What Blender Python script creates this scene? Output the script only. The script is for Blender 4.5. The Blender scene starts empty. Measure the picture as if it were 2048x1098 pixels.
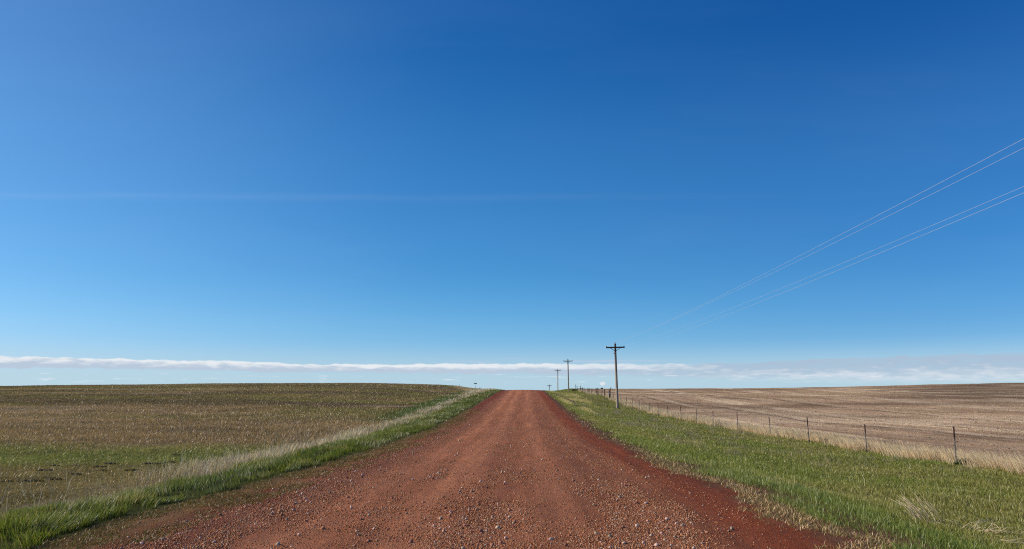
import bpy, math
import numpy as np
from mathutils import Vector

C = bpy.context.scene
COL = C.collection
RNG = np.random.default_rng(11)
R = math.radians

# ------------------------------------------------------------------ camera
CAM_Z = 1.8
cam_d = bpy.data.cameras.new('camera')
cam = bpy.data.objects.new('camera', cam_d)
COL.objects.link(cam)
cam.location = (0, 0, CAM_Z)
cam.rotation_euler = (R(90 + 8.57), 0, R(0.70))
cam_d.sensor_width = 36
cam_d.lens = 26.02
cam_d.clip_start = 0.05
cam_d.clip_end = 20000
C.camera = cam

# ------------------------------------------------------------------ sun + sky
SUN_AZ, SUN_EL = R(-88), R(27)          # azimuth from +Y, negative = left of the road
sdir = Vector((math.sin(SUN_AZ) * math.cos(SUN_EL), math.cos(SUN_AZ) * math.cos(SUN_EL), math.sin(SUN_EL)))
sun_d = bpy.data.lights.new('sun', 'SUN')
sun_d.energy = 5.0
sun_d.angle = R(0.5)
sun_d.color = (1.0, 0.89, 0.75)
sun = bpy.data.objects.new('sun', sun_d)
COL.objects.link(sun)
sun.rotation_euler = sdir.to_track_quat('Z', 'Y').to_euler()

world = bpy.data.worlds.new('World')
C.world = world
world.use_nodes = True
NT = world.node_tree
for n in list(NT.nodes):
    NT.nodes.remove(n)


class G:
    """tiny helper for wiring math nodes"""
    def __init__(self, nt):
        self.nt = nt

    def new(self, t, **kw):
        n = self.nt.nodes.new(t)
        for k, v in kw.items():
            setattr(n, k, v)
        return n

    def link(self, a, b):
        self.nt.links.new(a, b)

    def put(self, sock, v):
        if isinstance(v, bpy.types.NodeSocket):
            self.nt.links.new(v, sock)
        else:
            sock.default_value = v

    def m(self, op, a, b=0.0, c=0.0, clamp=False):
        n = self.new('ShaderNodeMath', operation=op, use_clamp=clamp)
        for i, v in enumerate((a, b, c)):
            self.put(n.inputs[i], v)
        return n.outputs[0]

    def smooth(self, x, lo, hi):
        n = self.new('ShaderNodeMapRange', interpolation_type='SMOOTHSTEP')
        for i, v in enumerate((x, lo, hi, 0.0, 1.0)):
            self.put(n.inputs[i], v)
        return n.outputs[0]

    def mix(self, f, a, b, blend='MIX'):
        n = self.new('ShaderNodeMix', data_type='RGBA', blend_type=blend)
        self.put(n.inputs[0], f)
        self.put(n.inputs[6], a)
        self.put(n.inputs[7], b)
        return n.outputs[2]

    def curve(self, x, pts, lo, hi):
        """piecewise-linear table through a colour ramp: x in lo..hi -> value"""
        t = self.m('DIVIDE', self.m('SUBTRACT', x, lo), hi - lo, clamp=True)
        n = self.new('ShaderNodeValToRGB')
        n.color_ramp.interpolation = 'B_SPLINE' if False else 'EASE'
        vs = [p[1] for p in pts]
        a, b = min(vs), max(vs)
        el = n.color_ramp.elements
        while len(el) < len(pts):
            el.new(0.5)
        for e, (px, pv) in zip(el, pts):
            e.position = (px - lo) / (hi - lo)
            g = (pv - a) / (b - a)
            e.color = (g, g, g, 1)
        self.link(t, n.inputs[0])
        s = self.new('ShaderNodeSeparateColor')
        self.link(n.outputs[0], s.inputs[0])
        return self.m('ADD', self.m('MULTIPLY', s.outputs[0], b - a), a)

    def noise(self, vec, scale, detail=4, rough=0.55, dim='3D'):
        n = self.new('ShaderNodeTexNoise', noise_dimensions=dim)
        self.put(n.inputs['Vector'], vec)
        n.inputs['Scale'].default_value = scale
        n.inputs['Detail'].default_value = detail
        n.inputs['Roughness'].default_value = rough
        return n.outputs[0]

    def vec(self, x, y, z):
        n = self.new('ShaderNodeCombineXYZ')
        for i, v in enumerate((x, y, z)):
            self.put(n.inputs[i], v)
        return n.outputs[0]


def sky_nodes():
    g = G(NT)
    tc = g.new('ShaderNodeTexCoord')
    sx = g.new('ShaderNodeSeparateXYZ')
    g.link(tc.outputs['Generated'], sx.inputs[0])
    X, Y, Z = sx.outputs
    az = g.m('MULTIPLY', g.m('ARCTAN2', X, Y), 180 / math.pi)
    el = g.m('MULTIPLY', g.m('ARCSINE', Z), 180 / math.pi)
    sky = g.new('ShaderNodeTexSky', sky_type='NISHITA')
    sky.sun_disc = False
    sky.sun_elevation = SUN_EL
    sky.sun_rotation = SUN_AZ
    sky.altitude = 900
    sky.air_density = 1.0
    sky.dust_density = 0.35
    sky.ozone_density = 3.0
    # low haze near the horizon, then the deep polarised blue of the clear dry air
    col = g.mix(g.m('MULTIPLY', g.smooth(el, 9.0, -0.5), 0.34), sky.outputs[0], (6.3, 8.2, 9.6, 1))
    sc_ = g.new('ShaderNodeSeparateColor')
    g.link(col, sc_.inputs[0])
    cc_ = g.new('ShaderNodeCombineColor')
    for i, (gain, gam) in enumerate(((0.87, 1.74), (0.86, 1.07), (1.12, 0.86))):
        g.link(g.m('MULTIPLY', g.m('POWER', g.m('MULTIPLY', sc_.outputs[i], 0.1), gam), gain * 10), cc_.inputs[i])
    col = cc_.outputs[0]
    # the sky is palest toward the sun's side and deepest away from it
    side = g.m('MULTIPLY', g.smooth(az, -2.0, -46.0), 0.075)
    col = g.mix(side, col, (8.3, 10.6, 11.6, 1))
    deep = g.m('MULTIPLY', g.m('MULTIPLY', g.smooth(az, -5.0, 36.0), g.smooth(el, -0.5, 5.0)), 1.0)
    col = g.mix(deep, col, g.mix(1.0, col, (0.68, 0.79, 0.88, 1), 'MULTIPLY'))
    col = g.mix(g.m('MULTIPLY', g.m('MULTIPLY', g.smooth(el, 27.0, 15.0), g.smooth(el, 2.0, 9.0)), 0.032), col, (4.5, 10.5, 13.5, 1))
    # thin old contrail, a level band above the horizon that fades to the right
    v = g.m('DIVIDE', Z, g.m('MAXIMUM', Y, 0.05))
    u = g.m('DIVIDE', X, g.m('MAXIMUM', Y, 0.05))
    wob = g.m('MULTIPLY', g.m('SUBTRACT', g.noise(g.vec(u, 0.0, 3.0), 5.0, 3), 0.5), 0.012)
    dv = g.m('SUBTRACT', g.m('ADD', v, wob), g.m('SUBTRACT', g.m('ADD', 0.2590, g.m('MULTIPLY', g.m('MULTIPLY', u, u), 0.010)), g.m('MULTIPLY', u, 0.0015)))
    band = g.m('POWER', 2.718, g.m('MULTIPLY', g.m('MULTIPLY', dv, dv), -1 / (2 * 0.0036 ** 2)))
    fade = g.m('MULTIPLY', g.smooth(u, 0.66, -0.55), g.smooth(Y, 0.0, 0.2))
    con = g.m('MULTIPLY', g.m('MULTIPLY', band, fade), g.m('ADD', 0.3, g.noise(g.vec(g.m('MULTIPLY', u, 6.0), g.m('MULTIPLY', v, 60.0), 0.0), 2.0, 3)))
    # faint haze streaks
    hz = g.noise(g.vec(g.m('MULTIPLY', u, 0.6), g.m('MULTIPLY', v, 3.2), 1.7), 2.6, 4)
    hz = g.m('MULTIPLY', g.smooth(hz, 0.45, 0.8), 0.018)
    W = (9.0, 9.2, 9.6, 1)
    col = g.mix(g.m('ADD', g.m('MULTIPLY', con, 0.032), g.m('MULTIPLY', hz, g.smooth(v, 0.95, 0.1))), col, W)
    col = g.mix(g.m('MULTIPLY', g.smooth(el, 3.6, 0.2), 0.75), col, (4.9, 6.75, 7.6, 1))
    # cloud bank on the horizon
    e1 = g.noise(g.vec(g.m('MULTIPLY', az, 0.16), g.m('MULTIPLY', el, 0.5), 0.3), 1.0, 3)
    e2 = g.noise(g.vec(g.m('MULTIPLY', az, 0.75), g.m('MULTIPLY', el, 1.6), 5.3), 1.0, 5, 0.6)
    edge = g.m('ADD', g.m('MULTIPLY', g.m('SUBTRACT', e1, 0.5), 0.30), g.m('MULTIPLY', g.m('SUBTRACT', e2, 0.5), 0.46))
    top = g.curve(az, [(-45, 1.7), (-35, 1.93), (-27, 1.86), (-20.8, 1.80), (-11.5, 1.62), (-1.6, 1.72), (6, 1.70), (12, 1.72), (17, 1.72), (24, 2.02), (31, 2.12), (45, 1.8)], -45, 45)
    bot = g.curve(az, [(-45, 1.2), (-35, 1.10), (-27, 1.13), (-20.8, 1.00), (-11.5, 0.93), (-1.6, 0.88), (6, 0.72), (12, 0.48), (17, 0.32), (24, 0.16), (31, 0.10), (45, 0.3)], -45, 45)
    dt = g.m('ADD', g.m('SUBTRACT', top, el), edge)
    db = g.m('SUBTRACT', g.m('SUBTRACT', el, bot), g.m('MULTIPLY', edge, 1.3))
    right = g.smooth(az, -4.0, 19.0)
    dens = g.m('MULTIPLY', g.smooth(dt, 0.0, 0.10), g.smooth(db, g.m('MULTIPLY', right, -0.12), g.m('ADD', 0.14, g.m('MULTIPLY', right, 0.5))))
    body = g.noise(g.vec(g.m('MULTIPLY', az, 0.70), g.m('MULTIPLY', el, 3.2), 9.1), 1.0, 6, 0.6)
    # thinner and patchier to the right
    dens = g.m('MULTIPLY', dens, g.m('SUBTRACT', 1.0, g.m('MULTIPLY', g.m('MULTIPLY', right, 0.30), g.smooth(body, 0.62, 0.38))))
    h = g.m('DIVIDE', g.m('SUBTRACT', el, bot), g.m('SUBTRACT', top, bot))
    hk = g.curve(az, [(-45, .5), (-33, .55), (-15, .75), (-4, 1.15), (6, 1.1), (11, .4), (16, -.35), (22, -.75), (45, -.75)], -45, 45)
    lit = g.smooth(g.m('ADD', body, g.m('MULTIPLY', g.m('SUBTRACT', h, 0.5), hk)), 0.36, 0.80)
    white = g.mix(right, (8.3, 8.6, 8.9, 1), (6.6, 7.3, 8.1, 1))
    grey = g.mix(right, (4.9, 5.8, 7.1, 1), (4.1, 5.2, 6.6, 1))
    ccol = g.mix(lit, grey, white)
    col = g.mix(g.m('MULTIPLY', dens, 0.93), col, ccol)
    # a second, thin grey veil lying just above the bank in the middle
    veil = g.m('MULTIPLY', g.smooth(g.noise(g.vec(g.m('MULTIPLY', az, 0.22), g.m('MULTIPLY', el, 4.5), 21.0), 1.0, 4), 0.5, 0.68),
               g.m('MULTIPLY', g.smooth(el, 1.45, 1.75), g.smooth(el, 2.25, 1.9)))
    veil = g.m('MULTIPLY', veil, g.m('MULTIPLY', g.smooth(az, -9.0, -4.0), g.smooth(az, 16.0, 6.0)))
    col = g.mix(g.m('MULTIPLY', veil, 0.75), col, (4.9, 5.9, 7.6, 1))
    # small low scraps under the bank
    sc = g.noise(g.vec(g.m('MULTIPLY', az, 0.5), g.m('MULTIPLY', el, 5.0), 33.0), 1.0, 5, 0.6)
    sc = g.m('MULTIPLY', g.smooth(sc, 0.56, 0.72), g.m('MULTIPLY', g.smooth(el, 0.1, 0.4), g.smooth(el, 1.05, 0.8)))
    col = g.mix(g.m('MULTIPLY', sc, 0.6), col, (8.3, 8.6, 9.2, 1))
    # one small round cloud low over the right field
    pa = g.m('SUBTRACT', az, 6.18)
    pe = g.m('SUBTRACT', el, 0.22)
    pn = g.noise(g.vec(g.m('MULTIPLY', az, 4.0), g.m('MULTIPLY', el, 4.0), 2.0), 1.0, 4)
    pr = g.m('ADD', g.m('ADD', g.m('POWER', g.m('DIVIDE', pa, 0.20), 2.0), g.m('POWER', g.m('DIVIDE', pe, 0.17), 2.0)), g.m('MULTIPLY', g.m('SUBTRACT', pn, 0.5), 3.6))
    puff = g.m('MULTIPLY', g.smooth(pr, 1.1, 0.35), g.smooth(Y, 0.0, 0.2))
    col = g.mix(g.m('MULTIPLY', puff, 0.68), col, (8.5, 8.4, 8.5, 1))
    bg = g.new('ShaderNodeBackground')
    bg.inputs['Strength'].default_value = 0.1
    g.link(col, bg.inputs['Color'])
    out = g.new('ShaderNodeOutputWorld')
    g.link(bg.outputs[0], out.inputs[0])


sky_nodes()

C.view_settings.view_transform = 'Standard'
C.view_settings.look = 'None'
C.view_settings.exposure = 0
C.view_settings.gamma = 1


# ------------------------------------------------------------------ numpy helpers
def hash2(ix, iy, seed):
    h = (ix.astype(np.int64) * 374761393 + iy.astype(np.int64) * 668265263 + seed * 974634777) & 0xFFFFFFFF
    h = ((h ^ (h >> 13)) * 1274126177) & 0xFFFFFFFF
    return ((h ^ (h >> 16)) & 0xFFFFFF) / float(0xFFFFFF)


def vnoise(x, y, seed=0):
    x0 = np.floor(x); y0 = np.floor(y)
    fx = x - x0; fy = y - y0
    fx = fx * fx * (3 - 2 * fx); fy = fy * fy * (3 - 2 * fy)
    a = hash2(x0, y0, seed); b = hash2(x0 + 1, y0, seed)
    c = hash2(x0, y0 + 1, seed); d = hash2(x0 + 1, y0 + 1, seed)
    return (a * (1 - fx) + b * fx) * (1 - fy) + (c * (1 - fx) + d * fx) * fy


def fbm(x, y, seed=0, octv=4):
    s = 0; a = 0.5; t = 0
    for i in range(octv):
        s = s + a * vnoise(x, y, seed + i * 17); t += a
        x = x * 2.03 + 11.3; y = y * 2.03 + 7.7; a *= 0.5
    return s / t


def sstep(x, a, b):
    t = np.clip((x - a) / (b - a), 0, 1)
    return t * t * (3 - 2 * t)


class Table:
    """smooth (monotone cubic) curve through points"""
    def __init__(self, pts):
        self.x = np.array([p[0] for p in pts], float); self.y = np.array([p[1] for p in pts], float)
        d = np.diff(self.y) / np.diff(self.x)
        m = np.zeros(len(self.x)); m[0] = d[0]; m[-1] = d[-1]
        for i in range(1, len(m) - 1):
            m[i] = 0 if d[i - 1] * d[i] <= 0 else 2 * d[i - 1] * d[i] / (d[i - 1] + d[i])
        self.m = m

    def __call__(self, q):
        q = np.clip(np.asarray(q, float), self.x[0], self.x[-1])
        i = np.clip(np.searchsorted(self.x, q) - 1, 0, len(self.x) - 2)
        h = self.x[i + 1] - self.x[i]; t = (q - self.x[i]) / h
        return ((2 * t**3 - 3 * t**2 + 1) * self.y[i] + (t**3 - 2 * t**2 + t) * h * self.m[i]
                + (-2 * t**3 + 3 * t**2) * self.y[i + 1] + (t**3 - t**2) * h * self.m[i + 1])


# ------------------------------------------------------------------ the lie of the land (metres, road runs along +Y)
ROAD_Z = Table([(-60, 0), (0, 0), (20, 0), (37, -.10), (60, -.04), (95, .12), (130, .5), (150, .74), (165, .86), (180, .85), (200, .68),
                (250, -.2), (300, -1.3), (400, -6.2), (600, -12), (1000, -24), (3200, -95)])
ROAD_L = Table([(-60, -5.6), (5, -5.65), (10.6, -5.6), (12.5, -5.35), (16, -4.97), (22, -4.45), (36, -4.15), (60, -4.3), (100, -4.75), (150, -4.5), (200, -4.0), (300, -2.5), (400, -1), (3200, 10)])
ROAD_R = Table([(-60, 3.6), (5, 3.6), (10.8, 3.62), (14.5, 3.55), (17.5, 3.3), (22, 3.05), (36, 2.95), (60, 3.2), (100, 3.85), (150, 4.2), (200, 5.0), (300, 6.6), (400, 8), (3200, 19)])
FENCE_X = 15.5
FENCE_Z = Table([(-60, -.8), (0, -.85), (27, -.95), (34, -1.15), (41, -1.22), (54, -1.34), (61, -1.42), (72, -1.48), (80, -1.47), (91, -1.38), (104, -1.18),
                 (115, -.98), (125, -.7), (133, -.42), (145, -.2), (160, -.1), (175, .0), (185, .12), (198, .46), (213, .7), (235, .95), (262, .75), (300, -.2), (400, -6), (600, -12), (1000, -24), (3200, -95)])
LEFT_P = Table([(-400, .6), (-250, 1.1), (-130, 1.68), (-92, 2.05), (-57, 2.41), (-36, 2.41), (-20, 1.95), (-16, 1.36), (-12.6, 1.0), (-7.1, .82), (-4, .84)])
RIGHT_P = Table([(15.5, .95), (32, .86), (72, 1.1), (103, 1.5), (118, 1.88), (157, 2.75), (260, 3.6), (400, 3.8)])


def land(x, y):
    x = np.asarray(x, float); y = np.asarray(y, float)
    zr = ROAD_Z(y); xl = ROAD_L(y); xr = ROAD_R(y)
    mid = (xl + xr) / 2
    half = (xr - xl) / 2
    crown = 0.10 * (1 - np.clip((x - mid) / half, -1, 1) ** 2) - 0.06
    z = zr + crown
    # left
    d = np.clip(xl - x, 0, None)
    near = zr - 0.06 - 0.34 * sstep(d, 0.1, 4.2) + 0.10 * sstep(d, 4, 20)
    S = sstep(y, 28, 188)
    fall = np.where(y > 186, 0.00012 * np.clip(y - 186, 0, 120) ** 2 + 0.0288 * np.clip(y - 306, 0, None), 0)
    L = near * (1 - S) + LEFT_P(x) * S - fall
    L = np.where(y > 186, np.minimum(L, near * 0 + L), L)
    w = sstep(d, 0, 2.5)
    z = np.where(x < xl, (zr - 0.06) * (1 - w) + L * w, z)
    # right verge and field
    F = FENCE_Z(y)
    t = np.clip((x - xr) / (FENCE_X - xr), 0, 1)
    V = (zr - 0.06) * (1 - t) + F * t - 0.22 * np.sin(t * np.pi) * sstep(t, 0, .35)
    z = np.where(x >= xr, V, z)
    S2 = sstep(y, 60, 235)
    Rf = F + (RIGHT_P(x) - 0.95) * S2
    z = np.where(x > FENCE_X, Rf, z)
    # natural unevenness off the road
    off = np.clip(np.maximum(xl - x, x - xr), 0, 6) / 6
    far = sstep(np.hypot(x, y), 600, 900)
    z = z + off * (1 - far) * ((fbm(x / 14, y / 14, 3, 3) - .5) * 0.30 + (fbm(x / 1.3, y / 1.3, 5, 3) - .5) * 0.09)
    return z


# ------------------------------------------------------------------ mesh helpers
def set_col(me, cols):
    a = me.color_attributes.new('Col', 'FLOAT_COLOR', 'POINT')
    c = np.ones((len(cols), 4), np.float32); c[:, :3] = cols
    a.data.foreach_set('color', c.ravel())


def raw_mesh(name, verts, loops, starts, cols=None, smooth=False):
    me = bpy.data.meshes.new(name)
    me.vertices.add(len(verts)); me.vertices.foreach_set('co', np.asarray(verts, np.float32).ravel())
    me.loops.add(len(loops)); me.loops.foreach_set('vertex_index', np.asarray(loops, np.int32))
    me.polygons.add(len(starts)); me.polygons.foreach_set('loop_start', np.asarray(starts, np.int32))
    if smooth:
        me.polygons.foreach_set('use_smooth', np.ones(len(starts), bool))
    me.update(calc_edges=True)
    if cols is not None:
        set_col(me, cols)
    return me


def grid_mesh(name, Xg, Yg, Zg, cols):
    ny, nx = Xg.shape
    idx = np.arange(ny * nx).reshape(ny, nx)
    q = np.stack([idx[:-1, :-1], idx[:-1, 1:], idx[1:, 1:], idx[1:, :-1]], -1).reshape(-1, 4)
    v = np.stack([Xg.ravel(), Yg.ravel(), Zg.ravel()], 1)
    return raw_mesh(name, v, q.ravel(), np.arange(len(q)) * 4, cols.reshape(-1, 3), True)


def add(name, me, mat, parent=None, **props):
    o = bpy.data.objects.new(name, me)
    COL.objects.link(o)
    if me is not None and mat is not None and len(me.materials) == 0:
        me.materials.append(mat)
    o.parent = parent
    for k, v in props.items():
        o[k] = v
    return o


# ------------------------------------------------------------------ materials
def new_mat(name):
    m = bpy.data.materials.new(name)
    m.use_nodes = True
    g = G(m.node_tree)
    b = m.node_tree.nodes['Principled BSDF']
    b.inputs['Specular IOR Level'].default_value = 0.2
    b.inputs['Roughness'].default_value = 0.9
    return m, g, b


def attr_col(g):
    a = g.new('ShaderNodeAttribute'); a.attribute_name = 'Col'
    return a.outputs['Color']


def ground_material():
    m, g, b = new_mat('ground')
    tc = g.new('ShaderNodeTexCoord'); P = tc.outputs['Object']
    mp = g.new('ShaderNodeMapping'); mp.inputs['Scale'].default_value = (1, .35, 1); g.link(P, mp.inputs['Vector'])
    n1 = g.noise(P, 9.0, 6, .7)
    n2 = g.noise(mp.outputs[0], 1.3, 6, .65)
    n3 = g.noise(P, .12, 4, .6)
    f = g.m('ADD', g.m('ADD', g.m('MULTIPLY', n1, 1.1), g.m('MULTIPLY', n2, 1.0)), g.m('MULTIPLY', n3, .5))
    f = g.m('ADD', g.m('MULTIPLY', g.m('SUBTRACT', f, 1.3), 1.15), 1.0)
    f = g.m('MAXIMUM', f, .3)
    col = g.mix(1.0, attr_col(g), g.vec(f, f, f), 'MULTIPLY')
    g.link(col, b.inputs['Base Color'])
    bp = g.new('ShaderNodeBump'); bp.inputs['Strength'].default_value = .7; bp.inputs['Distance'].default_value = .06
    g.link(g.m('ADD', n1, n2), bp.inputs['Height']); g.link(bp.outputs[0], b.inputs['Normal'])
    b.inputs['Specular IOR Level'].default_value = 0.05
    return m


def road_material():
    m, g, b = new_mat('red_gravel_road')
    tc = g.new('ShaderNodeTexCoord'); P = tc.outputs['Object']
    mp = g.new('ShaderNodeMapping'); mp.inputs['Scale'].default_value = (1, .05, 1); g.link(P, mp.inputs['Vector'])
    streak = g.noise(mp.outputs[0], 3.0, 5, .65)
    fine = g.noise(P, 42.0, 5, .7)
    mid = g.noise(P, 5.0, 5, .6)
    big = g.noise(P, .5, 3, .5)
    vo = g.new('ShaderNodeTexVoronoi', feature='F1'); vo.inputs['Scale'].default_value = 34.0; vo.inputs['Randomness'].default_value = 1
    g.link(P, vo.inputs['Vector'])
    vo2 = g.new('ShaderNodeTexVoronoi', feature='F1'); vo2.inputs['Scale'].default_value = 70.0
    g.link(P, vo2.inputs['Vector'])
    f = g.m('ADD', g.m('ADD', g.m('MULTIPLY', fine, 1.25), g.m('MULTIPLY', mid, .6)), g.m('ADD', g.m('MULTIPLY', streak, 1.2), g.m('MULTIPLY', big, .4)))
    f = g.m('MAXIMUM', g.m('ADD', g.m('MULTIPLY', g.m('SUBTRACT', f, 1.72), 1.0), 1.0), .35)
    col = g.mix(1.0, attr_col(g), g.vec(f, f, f), 'MULTIPLY')
    # small embedded pebbles, greyer than the clay
    sp = g.new('ShaderNodeSeparateColor'); g.link(vo.outputs['Color'], sp.inputs[0])
    peb = g.m('MULTIPLY', g.smooth(vo.outputs['Distance'], .55, .35), g.smooth(sp.outputs[0], .72, .80))
    pc = g.mix(sp.outputs[1], (.16, .075, .050, 1), (.42, .23, .15, 1))
    col = g.mix(g.m('MULTIPLY', peb, .75), col, pc)
    g.link(col, b.inputs['Base Color'])
    hgt = g.m('ADD', g.m('ADD', g.m('MULTIPLY', peb, .5), g.m('MULTIPLY', fine, .9)), g.m('ADD', g.m('MULTIPLY', g.m('SUBTRACT', 1.0, vo2.outputs['Distance']), .35), g.m('MULTIPLY', mid, 1.3)))
    bp = g.new('ShaderNodeBump'); bp.inputs['Strength'].default_value = 1.0; bp.inputs['Distance'].default_value = .065
    g.link(hgt, bp.inputs['Height']); g.link(bp.outputs[0], b.inputs['Normal'])
    b.inputs['Specular IOR Level'].default_value = 0.12
    return m


def leaf_material(name, trans=.3):
    m = bpy.data.materials.new(name); m.use_nodes = True
    g = G(m.node_tree)
    for n in list(m.node_tree.nodes):
        m.node_tree.nodes.remove(n)
    c = attr_col(g)
    d = g.new('ShaderNodeBsdfDiffuse'); g.link(c, d.inputs[0])
    t = g.new('ShaderNodeBsdfTranslucent'); g.link(g.mix(1.0, c, (1.1, 1.1, .6, 1), 'MULTIPLY'), t.inputs[0])
    mx = g.new('ShaderNodeMixShader'); mx.inputs[0].default_value = trans
    g.link(d.outputs[0], mx.inputs[1]); g.link(t.outputs[0], mx.inputs[2])
    gl = g.new('ShaderNodeBsdfGlossy'); gl.inputs['Roughness'].default_value = .45; gl.inputs[0].default_value = (1, 1, 1, 1)
    m2 = g.new('ShaderNodeMixShader'); m2.inputs[0].default_value = .035
    g.link(mx.outputs[0], m2.inputs[1]); g.link(gl.outputs[0], m2.inputs[2])
    o = g.new('ShaderNodeOutputMaterial'); g.link(m2.outputs[0], o.inputs[0])
    return m


def stone_material():
    m, g, b = new_mat('stone')
    tc = g.new('ShaderNodeTexCoord')
    n = g.noise(tc.outputs['Object'], 120, 4, .7)
    f = g.m('ADD', .6, g.m('MULTIPLY', n, .8))
    g.link(g.mix(1.0, attr_col(g), g.vec(f, f, f), 'MULTIPLY'), b.inputs['Base Color'])
    b.inputs['Roughness'].default_value = .85
    b.inputs['Specular IOR Level'].default_value = .1
    return m


def wood_material(name, c1, c2, stretch=(14, 14, .8), top=None):
    m, g, b = new_mat(name)
    tc = g.new('ShaderNodeTexCoord')
    mp = g.new('ShaderNodeMapping'); mp.inputs['Scale'].default_value = stretch; g.link(tc.outputs['Object'], mp.inputs['Vector'])
    n = g.noise(mp.outputs[0], 1.6, 6, .65)
    col = g.mix(g.smooth(n, .3, .7), c1, c2)
    if top is not None:
        s = g.new('ShaderNodeSeparateXYZ'); g.link(tc.outputs['Object'], s.inputs[0])
        col = g.mix(g.smooth(g.m('ADD', s.outputs[2], g.m('MULTIPLY', g.m('SUBTRACT', n, .5), top[3])), top[0], top[1]), col, top[2])
    g.link(col, b.inputs['Base Color'])
    bp = g.new('ShaderNodeBump'); bp.inputs['Strength'].default_value = .5; bp.inputs['Distance'].default_value = .01
    g.link(n, bp.inputs['Height']); g.link(bp.outputs[0], b.inputs['Normal'])
    return m


def metal_material(name, col, rough=.5, metallic=.8, spot=.25):
    m, g, b = new_mat(name)
    tc = g.new('ShaderNodeTexCoord')
    n = g.noise(tc.outputs['Object'], 14, 4, .6)
    d = tuple(c * (1 - spot) for c in col[:3]) + (1,)
    g.link(g.mix(n, col, d), b.inputs['Base Color'])
    b.inputs['Roughness'].default_value = rough
    b.inputs['Metallic'].default_value = metallic
    return m


M_GROUND = ground_material()
M_ROAD = road_material()
M_GREEN = leaf_material('green_grass', .42)
M_DRY = leaf_material('dry_grass', .25)
M_STONE = stone_material()
M_POLE = wood_material('weathered_pole', (.24, .18, .135, 1), (.46, .37, .28, 1), top=(3.8, 7.6, (.10, .078, .062, 1), 2.0))
M_ARM = wood_material('dark_crossarm', (.05, .038, .03, 1), (.12, .09, .07, 1), stretch=(.8, 14, 14))
M_POST = wood_material('old_post', (.05, .04, .032, 1), (.13, .10, .08, 1))
M_TPOST = wood_material('steel_post', (.10, .085, .075, 1), (.28, .24, .21, 1), stretch=(30, 30, 5), top=(.80, .95, (.045, .02, .017, 1), .1))
M_WIRE = metal_material('aluminium_wire', (.55, .57, .60, 1), .6, .2, .1)
M_BARB = metal_material('fence_wire', (.30, .27, .25, 1), .6, .5)
M_GALV = metal_material('galvanised_steel', (.42, .42, .42, 1), .5, .6)
M_PORC = metal_material('porcelain', (.16, .10, .07, 1), .3, 0)
M_PALE = metal_material('bleached_paint', (.72, .69, .62, 1), .7, 0, .3)
M_SIGN = metal_material('sign_green', (.012, .05, .035, 1), .5, 0, .2)
M_LUMP = wood_material('dark_lump', (.020, .018, .008, 1), (.055, .045, .018, 1), stretch=(20, 20, 20))

# ------------------------------------------------------------------ ground colour zones
BROWN = np.array((.215, .142, .066)); OLIVE = np.array((.145, .122, .032)); OLIVE_B = np.array((.178, .130, .046))
GREEN = np.array((.105, .115, .022)); TAN = np.array((.34, .25, .155)); DIRT = np.array((.16, .075, .042))
CLAY = np.array((.21, .06, .026)); STUB = np.array((.45, .295, .170)); STUB_D = np.array((.25, .152, .085)); STUB_L = np.array((.70, .52, .33))


def lerp(a, b, t):
    return a * (1 - t[..., None]) + b * t[..., None]


def pasture_col(x, y):
    """left field: olive near, brown in the middle, olive brown to the skyline"""
    n = fbm(x / 9, y / 9, 21, 4); n2 = fbm(x / 26, y / 34, 22, 3); n3 = fbm(x / 2.2, y / 2.2, 29, 3)
    shp = np.shape(n) + (1,)
    c = np.ones(shp) * OLIVE
    yy = y + (n - .5) * 14 + (n2 - .5) * 22
    c = lerp(c, np.ones(shp) * BROWN, sstep(yy, 24, 31))
    c = lerp(c, np.ones(shp) * np.array((.30, .205, .115)), sstep(yy, 42, 47) * sstep(yy, 58, 50) * .55)
    c = lerp(c, np.ones(shp) * OLIVE_B, sstep(yy, 62, 92) * (.75 + .25 * n))
    c = lerp(c, np.ones(shp) * np.array((.155, .175, .028)), sstep(n, .46, .62) * sstep(y + (n2 - .5) * 8, 20, 22.5) * sstep(y + (n2 - .5) * 8, 30, 25) * .75)
    c = lerp(c, np.ones(shp) * np.array((.215, .135, .060)), sstep(n, .54, .7) * sstep(y, 23, 18) * .35)
    # long low bands, greener and browner, that follow the slope
    b1 = fbm(x / 60, y / 7, 23, 4); b2 = fbm(x / 40, y / 12, 24, 3)
    c = lerp(c, np.ones(shp) * np.array((.165, .135, .036)), sstep(b1, .50, .63) * sstep(y, 36, 60))
    c = lerp(c, np.ones(shp) * np.array((.13, .090, .042)), sstep(b2, .50, .64) * sstep(y, 30, 45) * .9)
    c = lerp(c, np.ones(shp) * np.array((.36, .26, .16)), sstep(b1, .42, .32) * sstep(y, 36, 50) * .55)
    return c * (.66 + .68 * n3)[..., None]


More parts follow.
